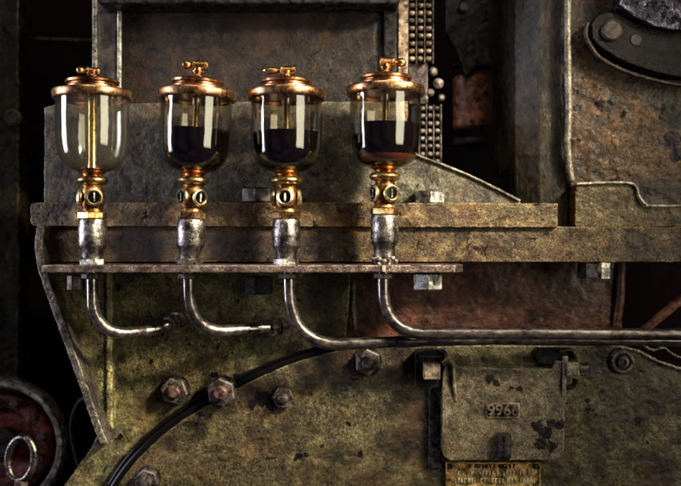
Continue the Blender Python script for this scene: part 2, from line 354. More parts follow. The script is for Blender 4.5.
t = thing('side_post', 'dim mossy green upright post at the far left edge', 'post', P(8, 520, 230))
bm = B(); pbox(bm, -30, -60, 19, 520, 230, 270); finish('post', bm, 'postgreen', t, cast=(2.5, 4, 30))
bm = B()
lathe(bm, [(0, 0), (11, 0), (11, 5), (7, 8), (0, 8)], P(14, 118, 228), 'Y', 24); finish('round_boss', bm, 'postgreen', t)

bm = B(); tube(bm, [P(18, 38, 300), P(98, 41, 300)], 3)
tag(finish('cross_rod', bm, 'armiron'), 'thin dark rod crossing the black gap at upper left', 'rod')

# lower left: red wheel with its outer ring and a steel eye
c = P(4, 442, 170)
t = thing('red_wheel', 'dark red toothed wheel inside a worn iron ring, lower left corner', 'wheel', c)
bm = B()
prof = [(70, 0), (76, 0), (79, 3), (79, 16), (76, 20), (71, 20), (68, 16), (68, 2), (70, 0)]
lathe(bm, prof, c, 'Y', 96); finish('outer_ring', bm, 'edgeiron', t)
bm = B(); lathe(bm, [(0, -6), (58, -6), (61, -2), (61, 6), (57, 10), (42, 10), (38, 4), (0, 2)], c, 'Y', 96); finish('red_disc', bm, 'red', t, cast=(1.8, 3, 12))
for k in range(12):
    a = math.radians(10+k*30)
    bm = B(); hexp(bm, 5, 0, 7, c+Vector((math.cos(a)*.051, -.009, math.sin(a)*.051)), 'Y', rot=k)
    finish('bolt_head', bm, 'nut', t)
bm = B(); lathe(bm, [(0, 0), (20, 0), (20, 14), (14, 20), (0, 20)], c+Vector((0, -.003, 0)), 'Y', 40); finish('hub', bm, 'darkiron', t)

c = P(21, 459, 70)
t = thing('lifting_eye', 'shiny blue grey steel ring standing in front of red wheel', 'steel ring', c+Z(-26))
bm = B(); pts = [c+Vector((math.cos(a)*.0165, -math.cos(a)*.006, math.sin(a)*.023+math.cos(a)*.004)) for a in [2*PI*i/64 for i in range(65)]]
tube(bm, pts, 4.2, 16, False); finish('ring', bm, 'steel', t)
bm = B(); lathe(bm, [(0, 0), (7, 0), (7, 12), (5, 14), (0, 14)], c+Z(-36), 'Z', 24); finish('shank', bm, 'nut', t)

bm = B(); tube(bm, spline([P(80, 470, 120), P(72, 430, 120), P(78, 405, 110), P(90, 395, 100)]), 3.4)
tag(finish('black_hose', bm, 'darkiron'), 'thin black hose in the dark gap between red wheel and green casting', 'hose')

# ------------------------------------------------------------------ upper dark panel, frame, rod
t = thing('tarnished_panel', 'dark tarnished metal panel behind the oil cup lids', 'panel', P(250, 110, 100))
bm = B(); pbox(bm, 120, -40, 384, 112, 100, 108); finish('sheet', bm, 'panel', t, cast=(2, 1.6, 30))
bm = B(); pbox(bm, 98, -40, 117, 112, 96, 118); finish('side_channel', bm, 'panel', t, bevel=1.5)
bm = B(); tube(bm, [P(119.5, -40, 95), P(119.5, 112, 95)], 2.6); finish('edge_bead', bm, 'dirtlip', t)
bm = B(); pbox(bm, 384, -40, 397, 112, 92, 130); finish('right_channel', bm, 'darkiron', t, bevel=2)
bm = B(); pbox(bm, 98, -40, 400, 3, 60, 110); finish('top_dark_strip', bm, 'darkiron', t, bevel=2)  # black strip stands in for the dark fade along the top
bm = B(); tube(bm, [P(95, -60, 62), P(95, 103, 62)], 3.0)
tag(finish('upright_rod', bm, 'edgeiron'), 'thin upright iron rod rising behind the leftmost empty oil cup', 'rod')

# ------------------------------------------------------------------ chain and drive parts right of the panel
t = thing('guard_strip', 'narrow brown upright strip beside the dusty chain', 'strip', P(402, 110, 120))
bm = B(); pbox(bm, 398, -30, 408, 180, 118, 126); finish('strip', bm, 'chain', t, bevel=1)
def chain(x0, x1, y0, y1, Y, label, cols=3, pitch=7.6, mat='chain'):
    t = thing('roller_chain', label, 'chain', P((x0+x1)/2, y1, Y), 'dusty chain runs behind the fourth oil cup')
    w = (x1-x0)/cols; y = y0; k = 0
    while y < y1:
        bm = B()
        for i in range(cols):
            cx = x0+w*(i+.5)
            lathe(bm, [(0, -w*.36), (2.0, -w*.36), (2.9, -w*.2), (2.9, w*.2), (2.0, w*.36), (0, w*.36)], P(cx, y+pitch*.3, Y), 'X', 14)
        l = finish('chain_link', bm, mat, t)
        bm = B()
        for i in range(cols+1):
            k2 = (i+k) % 2
            pbox(bm, x0+w*i-.9, y-pitch*.25, x0+w*i+.9, y+pitch*.9, Y-2.4-k2, Y+3)
        finish('link_plate', bm, 'nut', l, bevel=.5); y += pitch; k += 1
    bm = B(); pbox(bm, x0-1, y0, x1+1, y1, Y+5, Y+8); finish('backing', bm, 'darkiron', t)
    return t
chain(408, 433, -12, 60, 128, 'upper run of dusty pink brown chain, above right of the fourth oil cup')
chain(419, 441, 106, 160, 132, 'lower run of dark chain close beside the fourth glass cup', 3, 7.6, 'chaindark')
t = thing('chain_guide', 'small dirty brown guide block between the two chain runs', 'chain guide', P(424, 106, 134))
bm = B(); pbox(bm, 408, 61, 428, 104, 132, 150); finish('block', bm, 'chaindark', t, cast=(1.4, 2.5, 8))
for x, y, q in ((433, 72, 5), (438, 84, 6), (430, 93, 4.5), (441, 98, 4)):
    bm = B(); lathe(bm, [(0, 0), (q, 0), (q, 5), (q*.6, 7), (0, 7.4)], P(x, y, 138), 'Y', 24); finish('roller', bm, 'chaindark', t)
bm = B(); lathe(bm, [(0, 0), (6, 0), (6, 9), (4, 11), (0, 11)], P(462, 10, 140), 'Y', 24)
t = thing('copper_drum', 'dim copper orange drum in the shadow beside the chain', 'drum', P(478, 135, 250))
finish('cap', bm, 'darkiron', t)
bm = B(); lathe(bm, [(0, -34), (24, -34), (27, -31), (27, 31), (24, 34), (0, 34)], P(474, 103, 250), 'Z', 48); finish('barrel', bm, 'orange', t)
bm = B(); lathe(bm, [(0, 0), (31, 0), (32, 3), (32, 7), (0, 8)], P(478, 145, 250), 'Z', 48); finish('flange', bm, 'darkiron', t)
bm = B(); lathe(bm, [(0, 0), (31, 0), (32, 3), (32, 7), (0, 8)], P(478, 66, 250), 'Z', 48); finish('flange', bm, 'darkiron', t)
bm = B(); lathe(bm, [(0, 0), (9, 0), (9, 60), (0, 60)], P(478, 58, 250), 'Z', 32); finish('shaft', bm, 'darkiron', t)

bm = B(); prism(bm, [(446, -40), (506, -40), (506, 62), (476, 66), (466, 78), (458, 52), (446, 30)], 215, 240)
tag(finish('rear_bracket', bm, 'armiron', cast=(2, 3, 16)), 'dim brown bracket in the shadow above the copper drum', 'bracket')
# ------------------------------------------------------------------ dark green column and right casting
t = thing('green_column', 'dark green rough column left of the brown casting', 'column', P(530, 230, 110))
bm = B(); pl = [((568), 68), (540, 72), (515, 92), (492, 150), (488, 210), (568, 210)]
a_ = [bm.verts.new(P(x, -60, Y)) for x, Y in pl]; b_ = [bm.verts.new((v.co.x, v.co.y, P(0, 232, 60).z)) for v in a_]
bm.faces.new(a_); bm.faces.new(b_[::-1])
for i in range(6): bm.faces.new((a_[i], b_[i], b_[(i+1) % 6], a_[(i+1) % 6]))
finish('shaft', bm, 'column', t, cast=(1.8, 1.6, 22))

t = thing('brown_casting', 'tall brown blistered casting with a bright worn left edge', 'casting', P(625, 225, 62))
bm = B(); prism(bm, [(569, -40), (730, -40), (730, 226), (574, 226), (572, 190), (569, 180)], 62, 130); finish('body', bm, 'cast', t, cast=(1.6, 3.2, 16))
bm = B(); tube(bm, spline([P(568, -40, 60), P(567.5, 40, 58), P(568.5, 110, 58), P(567.5, 150, 59), P(571, 181, 62)]), lambda s: 4.0); finish('edge_bead', bm, 'dirtlip', t, cast=(.9, .7, 14))
bm = B(); prism(bm, [(575, 184), (631, 183), (636, 187), (639, 197), (645, 204), (655, 206), (720, 205), (720, 227), (575, 227)], 50, 110); finish('ledge', bm, 'ledge', t, cast=(1.3, 2.2, 9))
bm = B(); tube(bm, spline([P(576, 184, 48), P(600, 183, 48), P(628, 183, 48), P(636, 187, 47), P(639, 196, 47), P(645, 204, 46), P(656, 206, 46), P(725, 205, 46)]), 1.7, 12); finish('ledge_lip', bm, 'dirtlip', t, cast=(.8, 1.0, 4))

t = thing('slotted_arm', 'dark curved iron arm with a slotted screw, upper right corner', 'arm', P(612, 40, 44))
top = spline([(Vector((x, y, 0))) for x, y in [(592, 24), (598, 15), (612, 13), (628, 18), (648, 27), (668, 31), (720, 33)]], 6)
bot = spline([(Vector((x, y, 0))) for x, y in [(720, 79), (676, 76), (650, 70), (625, 61), (604, 49), (593, 38)]], 6)
bm = B(); prism(bm, [(p.x, p.y) for p in top]+[(p.x, p.y) for p in bot], 40, 66); finish('arm_plate', bm, 'darkiron', t, cast=(1.3, 1.2, 8))
bm = B(); tube(bm, spline([P(588, 22, 46), P(586, 36, 46), P(598, 56, 46), P(622, 70, 46), P(650, 79, 48), P(680, 85, 50), P(725, 88, 50)]), 2.6, 12); finish('slot_lip', bm, 'armiron', t, cast=(1, 1, 6))
bm = B(); lathe(bm, [(0, 0), (11, 0), (11, 2.5), (9, 4.2), (0, 5.0)], P(611, 31, 40), 'Y', 40); s = finish('screw', bm, 'armiron', t)
bm = B(); m = Matrix.Rotation(math.radians(45), 4, 'Y')
bmesh.ops.create_cube(bm, size=1, matrix=Matrix.Translation(P(611, 30, 34.7)) @ Matrix.Rotation(math.radians(-45), 4, 'Y') @ Matrix.Diagonal((.017, .0016, .0022, 1))); finish('screw_slot', bm, 'black', s)
bm = B(); lathe(bm, [(0, 0), (5.5, 0), (5.5, .8), (0, .8)], P(636, 40, 39.6), 'Y', 32); finish('hole', bm, 'black', t)
bm = B()
prism(bm, [(618, -40), (720, -40), (720, 31), (680, 30), (655, 26), (636, 17), (620, 4)], 30, 62)
tag(finish('crusted_boss', bm, 'bluesteel', cast=(1.4, 2.2, 7)), 'glittering blue grey crusted iron boss cut by the top right corner', 'iron boss')

# ------------------------------------------------------------------ grey gusset plate behind the cups
t = thing('gusset_plate', 'grey mottled iron plate behind the cups with sloping right end', 'plate', P(240, 202, 62))
bm = B(); prism(bm, [(44, 107), (60, 103), (398, 101), (404, 120), (412, 150), (424, 158), (446, 166), (470, 176), (497, 189), (522, 203), (522, 212), (44, 212)], 62, 78); finish('web', bm, 'plate', t, cast=(1.6, 1.8, 16))
bm = B(); tube(bm, spline([P(410, 152, 60), P(424, 158, 60), P(446, 166, 60), P(470, 176, 60), P(497, 189, 60), P(520, 201, 60)]), 1.8, 10); finish('sloping_edge', bm, 'edgeiron', t, cast=(.8, .7, 5))

# ------------------------------------------------------------------ the two bars and shelf
t = thing('upper_bar', 'rusty gold brown flat bar running behind the brass valves', 'bar', P(294, 228, 34))
bm = B(); prism(bm, [(30, 204), (36, 202), (558, 203), (558, 227.5), (33, 226), (30, 222)], 34, 70); finish('flat_bar', bm, 'bar', t, cast=(1.1, 1.5, 9))
def vbolt(x, y0, y1, Y, r, rot, mat='nut', parent=None, name='bolt_head', sides=6):
    c = P(x, y1, Y); h = (P(x, y0, Y)-c).z*1000
    bm = B(); hexp(bm, r, 0, h, c, 'Z', rot, sides); return finish(name, bm, mat, parent, smooth=25)
vbolt(257, 188, 203, 52, 17, .52, 'nut', t)
vbolt(429, 191, 204, 52, 17, .52, 'palenut', t)

t = thing('lower_bar', 'long brown beam with cracked paint under the upper bar', 'beam', P(370, 263, 40))
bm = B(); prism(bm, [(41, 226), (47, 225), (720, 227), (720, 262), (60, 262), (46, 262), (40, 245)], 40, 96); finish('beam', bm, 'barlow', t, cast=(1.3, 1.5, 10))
vbolt(588, 263, 278, 52, 11.5, .1, 'darkiron', t); vbolt(602, 262, 279, 48, 9.5, .2, 'palenut', t)  # one bolt as dark and pale halves, shaded and lit sides in colour
vbolt(259, 276, 294, 56, 15, .3, 'darkiron', t)

t = thing('mounting_shelf', 'thin oily steel shelf carrying the four oil cups', 'shelf', P(250, 272, 0))
bm = B()
yt, yb = 265.0, 272.8
zt, zb = P(0, yt, -26).z, P(0, yb, -26).z
xs = [P(40, 0, -26).x, P(455, 0, -26).x, P(466, 0, -26).x]
ol = [(xs[0]+.003, -.026), (xs[1], -.026), (xs[2], -.006), (xs[2], .085), (xs[0], .085), (xs[0], -.023)]
tv = [bm.verts.new((x, y, zt)) for x, y in ol]; bv = [bm.verts.new((x, y, zb)) for x, y in ol]
bm.faces.new(tv); bm.faces.new(bv[::-1])
for i in range(6): bm.faces.new((tv[i], bv[i], bv[(i+1) % 6], tv[(i+1) % 6]))
finish('shelf_plate', bm, 'shelf', t, cast=(.8, .8, 8))
bm = B(); pbox(bm, 382, 265.6, 385.5, 271.8, -26.9, -24); finish('paint_fleck', bm, 'crust', t, bevel=.3)
vbolt(76, 275, 290, 4, 8.5, .3, 'nut', t); vbolt(427, 273, 290, -2, 16, .52, 'palenut', t)

# ------------------------------------------------------------------ left bracket and green casting
t = thing('corner_bracket', 'dark tapering iron bracket under the left end of the shelf', 'bracket', P(100, 445, 40))
bm = B(); prism(bm, [(40, 228), (112, 228), (112, 432), (106, 446), (98, 438), (47, 290), (38, 262), (37, 240)], 52, 90); finish('web', bm, 'green', t, cast=(1.6, 2, 14))
bm = B()
ctr = spline([Vector((x, y, 0)) for x, y in [(40, 226), (38, 244), (41, 268), (50, 296), (66, 340), (84, 390), (97, 428), (104, 444)]], 8)
lft = [(p.x-3.5, p.y) for p in ctr]; rgt = [(p.x+4.5, p.y) for p in ctr]
prism(bm, lft+rgt[::-1], 22, 74); finish('flange', bm, 'edgeiron', t, cast=(1.1, 1.4, 8))
bm = B(); tube(bm, [P(108, 268, 51), P(108.5, 440, 51)], lambda s: 2.6); finish('weld_ridge', bm, 'green', t, cast=(.9, 1.4, 6))

t = thing('green_casting', 'yellow green painted machine casting below the shelf', 'casting', P(220, 500, GY))
bm = B(); prism(bm, [(100, 255), (352, 255), (349, 300), (345, 352), (440, 352), (440, 560), (20, 560), (64, 486), (92, 446), (100, 430)], GY, GY+50); finish('face', bm, 'green', t, cast=(1.8, 2.6, 18))
def facenut(x, y, Y, r, parent, stud='redstud', rot=0, mat='nut', h=11, label=None, washer=True):
    c = P(x, y, Y)
    bm = B(); hexp(bm, r, 0, h, c, 'Y', rot); n = finish('hex_nut', bm, mat, parent, smooth=25)
    if label: n['label'] = label
    if washer:
        bm = B(); lathe(bm, [(0, 0), (r*1.08, 0), (r*1.08, 1.2), (0, 1.6)], c+Vector((0, .0012, 0)), 'Y', 36); finish('washer', bm, 'darkiron', n)
    if stud:
        bm = B(); lathe(bm, [(0, 0), (r*.50, 0), (r*.48, 3.5), (r*.34, 6), (0, 6.8)], c+Vector((0, -h*.001, 0)), 'Y', 32); finish('stud', bm, stud, n)
    return n
facenut(175.5, 390, GY-3, 15, t, rot=.2); facenut(222.5, 391, GY-16, 15.5, t, rot=.4, h=13)
bm = B(); tube(bm, spline([P(354, 282, 96), P(353, 300, 92), P(355, 330, 90)]), 3); finish('bright_scar', bm, 'edgeiron', t, cast=(1, 1.5, 5))

# recess wall
t = thing('recess_wall', 'dark red brown recessed wall between beam and long pipe', 'wall', P(480, 345, 100))
bm = B(); pbox(bm, 330, 240, 622, 370, 100, 112); finish('wall_sheet', bm, 'rustwall', t, cast=(2.2, 2.5, 30))
bm = B(); tube(bm, spline([P(622, 262, 98), P(621, 280, 95), P(620, 300, 95), P(616, 325, 98)]), 5); finish('corner_roll', bm, 'rustwall', t)
bm = B(); pbox(bm, 610, 250, 760, 380, 180, 190); finish('deep_shade_sheet', bm, 'shade', t, cast=(3, 3, 20))
bm = B(); tube(bm, [P(636, 336, 120), P(700, 283, 110)], 6)
tag(finish('slanting_bar', bm, 'rustwall'), 'dim brown slanting bar in the dark gap at right', 'bar')

# ------------------------------------------------------------------ raised curved casing
arc = [(112, 494), (128, 470), (150, 446), (175, 425), (200, 409), (228, 393), (255, 379), (285, 366), (315, 356), (350, 349), (400, 346), (470, 345), (560, 345), (600, 346), (628, 351), (655, 360), (690, 371), (730, 384)]
arcs = [(p.x, p.y) for p in spline([Vector((x, y, 0)) for x, y in arc], 4)]
t = thing('curved_casing', 'olive painted raised casing with a curved black sealed edge', 'casing', P(420, 500, RY))
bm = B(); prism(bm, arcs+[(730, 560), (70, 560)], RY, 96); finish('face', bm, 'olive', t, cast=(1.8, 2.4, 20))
bm = B(); tube(bm, [P(x-1, y-2.5, RY+3) for x, y in arcs if x < 610], lambda s: 4.6-2.4*s, 16); finish('edge_seal', bm, 'seal', t)
bm = B(); tube(bm, [P(x-2, y-9.5+4.5*max(0,(x-200)/200), RY+8) for x, y in arcs if x < 400], lambda s: 2.8-1.5*s, 16); finish('edge_seal', bm, 'seal', t)
bm = B(); tube(bm, spline([P(x, y, RY-4) for x, y in [(596, 344), (620, 347), (640, 352), (655, 360), (672, 366), (700, 375)]]), 1.9, 10); finish('chipped_lip', bm, 'dirtlip', t, cast=(.8, 1.6, 4))
bm = B(); tube(bm, spline([P(x, y, RY+4) for x, y in [(612, 340), (640, 344), (652, 350), (664, 348), (676, 356), (700, 362)]]), 1.6, 10); finish('chipped_lip', bm, 'dirtlip', t, cast=(.8, 1.8, 4))
facenut(283.5, 397, RY, 12, t, 'nut', .1, mat='nut', h=8, washer=False)
facenut(367.5, 361.5, RY-3, 14.5, t, 'nut', .45, mat='nut', h=9, label='rounded dark hex nut just under the third pipe')
facenut(148, 479, RY-2, 13, t, 'nut', .3, mat='nut')
n = B(); c = P(621.5, 361, RY)
lathe(n, [(0, 0), (14, 0), (14, 3), (12, 5), (9, 5.4), (8, 3.8), (6.5, 3.8), (6, 7), (3, 8), (2.4, 6), (0, 6)], c, 'Y', 40); finish('round_plug', n, 'nut', t)

# ------------------------------------------------------------------ hinged cover with number
DY = 36
t = thing('hinged_cover', 'cast hinged cover numbered 9966 with black paint chips', 'cover', P(503, 461, DY))
def rr(x0, y0, x1, y1, r, k=5):
    out = []
    for cx, cy, a0 in ((x1-r, y0+r, -90), (x1-r, y1-r, 0), (x0+r, y1-r, 90), (x0+r, y0+r, 180)):
        for i in range(k+1):
            a = math.radians(a0+90*i/k); out.append((cx+r*math.cos(a), cy+r*math.sin(a)))
    return out
bm = B(); prism(bm, [(443, 372), (446, 364), (454, 362), (458, 367), (553, 369), (556, 361), (563, 361), (566, 368), (565, 400), (564, 452), (561, 458), (555, 460), (451, 461), (444, 457), (442, 450)], DY, 58); finish('lid', bm, 'door', t, cast=(1.2, 1.2, 10))
bm = B(); tube(bm, spline([P(443, 364, DY-1), P(449, 359, DY-4), P(453, 366, DY-4), P(454, 382, DY-3), P(456, 402, DY)]), lambda s: 3.2-1.8*s, 14); finish('hinge_ear', bm, 'door', t, cast=(.9, .6, 5))
bm = B(); tube(bm, spline([P(565, 356, DY), P(565, 372, DY-2), P(564, 388, DY-2), P(563.5, 402, DY+2)]), lambda s: 3.2-1.6*s, 14); finish('hinge_ear', bm, 'door', t, cast=(.9, .8, 5))
bm = B(); prism(bm, rr(486, 403, 520, 418.5, 2), DY-1.6, DY+3); finish('number_frame', bm, 'door', t, bevel=.6)
bm = B(); prism(bm, rr(488, 404.6, 518, 416.6, 1), DY-1.9, DY); finish('number_field', bm, 'darkiron', t)
cu = bpy.data.curves.new('number', 'FONT'); cu.body = '9966'; cu.size = .0165; cu.extrude = .0011; cu.bevel_depth = .00015; cu.offset = .0002; cu.align_x = 'CENTER'; cu.align_y = 'CENTER'; cu.space_character = 1.0
tmp = bpy.data.objects.new('number', cu); C.objects.link(tmp)
dg = bpy.context.evaluated_depsgraph_get(); me = bpy.data.meshes.new_from_object(tmp.evaluated_get(dg)); bpy.data.objects.remove(tmp)
me.name = 'raised_number'; me.materials.clear(); me.materials.append(M['tan'])
o = bpy.data.objects.new('raised_number', me); C.objects.link(o); o.parent = t; o.rotation_euler = (PI/2, 0, 0)
o.location = P(503, 410.6, DY-3.2)-t.location; o['label'] = 'raised figures 9966'
bm = B(); tube(bm, [P(504, 433, DY-6), P(504, 459, DY-7)], 7.2, 28); bm2 = finish('latch_knob', bm, 'darkiron', t, bevel=2)
bm = B(); pbox(bm, 499, 436, 509, 457, DY-5, DY+3); finish('knob_root', bm, 'darkiron', t, bevel=1)

t = thing('hinge_block', 'black iron hinge housing with square tan bolt, left of the numbered cover', 'hinge', P(431, 385, 46), 'hinge blocks above the numbered cover')
bm = B(); prism(bm, rr(415, 350, 446, 388, 6), 40, 58); finish('housing', bm, 'darkiron', t, cast=(1, .9, 6))
bm = B(); tube(bm, [P(419, 356.5, 38), P(441, 356.5, 38)], 2.0, 12); finish('rib', bm, 'darkiron', t)
bm = B(); tube(bm, spline([P(440, 350, 38), P(445, 353, 36), P(447, 361, 36)]), 2.0, 12); finish('rib', bm, 'nut', t)
bm = B(); pbox(bm, 424, 363.5, 440.5, 380, 27, 42); finish('square_bolt', bm, 'tan', t, bevel=1.3)
bm = B(); pbox(bm, 429, 382, 442, 470, 50, 58); finish('side_stile', bm, 'darkiron', t, bevel=1.5)
t = thing('hinge_block', 'black iron hinge housing with tan lug and pin, right of the numbered cover', 'hinge', P(556, 385, 46), 'hinge blocks above the numbered cover')
bm = B(); prism(bm, rr(536, 349, 577, 364, 5), 40, 58); finish('housing', bm, 'darkiron', t, cast=(1, .9, 6))
bm = B(); tube(bm, spline([P(560, 351, 37), P(571, 350, 36), P(577, 357, 36)]), 2.0, 12); finish('rib', bm, 'nut', t)
bm = B(); pbox(bm, 567.5, 362.5, 580, 376.5, 28, 44); l = finish('lug', bm, 'tan', t, bevel=1.6)
bm = B(); tube(bm, [P(579, 368, 36), P(590, 367.5, 36)], lambda s: 5.5-1.5*s, 16); finish('pin_end', bm, 'nut', l)
bm = B(); tube(bm, spline([P(566, 388, 40), P(573, 386, 38), P(576, 379, 36)]), 2.6, 12); finish('hook', bm, 'darkiron', t)
bm = B(); pbox(bm, 546, 366, 556, 392, 44, 56); finish('side_stile', bm, 'red', t, bevel=1.5)

# brass data plate with tiny worn text
t = thing('brass_data_plate', 'small stained brass plate with tiny worn lettering under the cover', 'data plate', P(494, 500, 50))
bm = B(); prism(bm, rect(446, 462, 541, 520), 49, 56); finish('plate', bm, 'nameplate', t, bevel=.8)
for y in (463.4,):
    bm = B(); pbox(bm, 447, y-.6, 540, y+.6, 47.6, 50); finish('border', bm, 'nameplate', t, bevel=.3)
bm = B(); pbox(bm, 539, 463, 540.8, 520, 47.4, 50); finish('border', bm, 'nameplate', t, bevel=.3)
rnd = random.Random(3)
for ri, (y, xa, xb) in enumerate(((466.3, 470, 517), (473.4, 456, 533), (480.6, 455, 534), (487.8, 456, 533))):
    bm = B(); x = xa
    while x < xb:
        w = rnd.uniform(1.6, 3.0)
        if rnd.random() < .14: x += 2.4; continue
        h = 2.1
        pbox(bm, x, y-h, x+.8, y+h, 47.8, 49.5)
        if rnd.random() < .7: pbox(bm, x+.82, y-h, x+w, y-h+.9, 47.8, 49.5)
        if rnd.random() < .6: pbox(bm, x+.82, y-.4, x+w*.8, y+.5, 47.8, 49.5)
        if rnd.random() < .5: pbox(bm, x+w-.8, y-h+.95, x+w, y+h, 47.8, 49.5)
        x += w+1.1
    finish('text_line', bm, 'letter' if ri else 'darkiron', t)
for x, y in ((537, 466.5), (450, 466.5)):
    bm = B(); lathe(bm, [(0, 0), (3.2, 0), (2.8, 1.6), (0, 2.2)], P(x, y, 48.5), 'Y', 20); finish('screw', bm, 'darkiron', t)

# ------------------------------------------------------------------ oil pipes
def pipe(ctrl, r, label, rad=6.0, end=None, top=None):
    x, Y = top
    t = thing('oil_pipe', label, 'pipe', P(x, 272, Y), 'steel oil pipes hanging below the shelf')
    pp = [p+Vector((noise.noise(p*28), 0, noise.noise(p*28+Vector((5, 0, 0)))))*.0007 for p in fillet(ctrl, r)]
    bm = B(); tube(bm, pp, lambda q: rad+.22*math.sin(q*41+x)+.15*math.sin(q*97), 28); finish('pipe', bm, 'pipe', t, smooth=60)
    bm = B(); hexp(bm, 10.5, -6, 0, P(x, 273, Y), 'Z', .3); finish('flange_nut', bm, 'nut', t, smooth=25)
    if end:
        (p, q) = end; p = Vector(p); q = Vector(q); d = (q-p)
        R = d.to_track_quat('Z', 'Y').to_matrix().to_4x4(); L = d.length*1000
        bm = B(); lathe(bm, [(0, 0), (7.5, 0), (9.2, 1.5), (9.2, L*.45), (7.5, L*.5), (7.5, L*.55), (10, L*.6), (10, L*.95), (8, L), (0, L)], p, 'Z', 6, M4=R); finish('union_nut', bm, 'nut', t, smooth=25)
    return t
pipe([P(92, 270, 0), P(93, 336, 0), P(160, 330, 30), P(186, 314, 62)], [.034, .016], 'leftmost short bent pipe under the empty cup, ending in a dark nut', end=(P(168, 325, 40), P(182, 317, 56)), top=(92, 0))
pipe([P(188.5, 270, 0), P(190, 333, 2), P(282, 327, 50)], [.036], 'second short bent pipe, curving right to the third pipe', end=(P(268, 328, 42), P(286, 326, 54)), top=(188.5, 0))
pipe([P(288.5, 270, 0), P(291, 346, 0), P(420, 341, 18), P(480, 339, 26), P(720, 341, 40)], [.048, .03, .03], 'third pipe from the left, sweeping below the long upper pipe', top=(288.5, 0))
pipe([P(383.5, 270, 0), P(383.5, 333, 0), P(720, 334.5, -2)], [.038], 'rightmost long bright pipe running out of the right edge', rad=6.2, top=(383.5, 0))
bm = B(); tube(bm, spline([P(286, 314, 20), P(275, 311, 60)]), 3); bm.free()

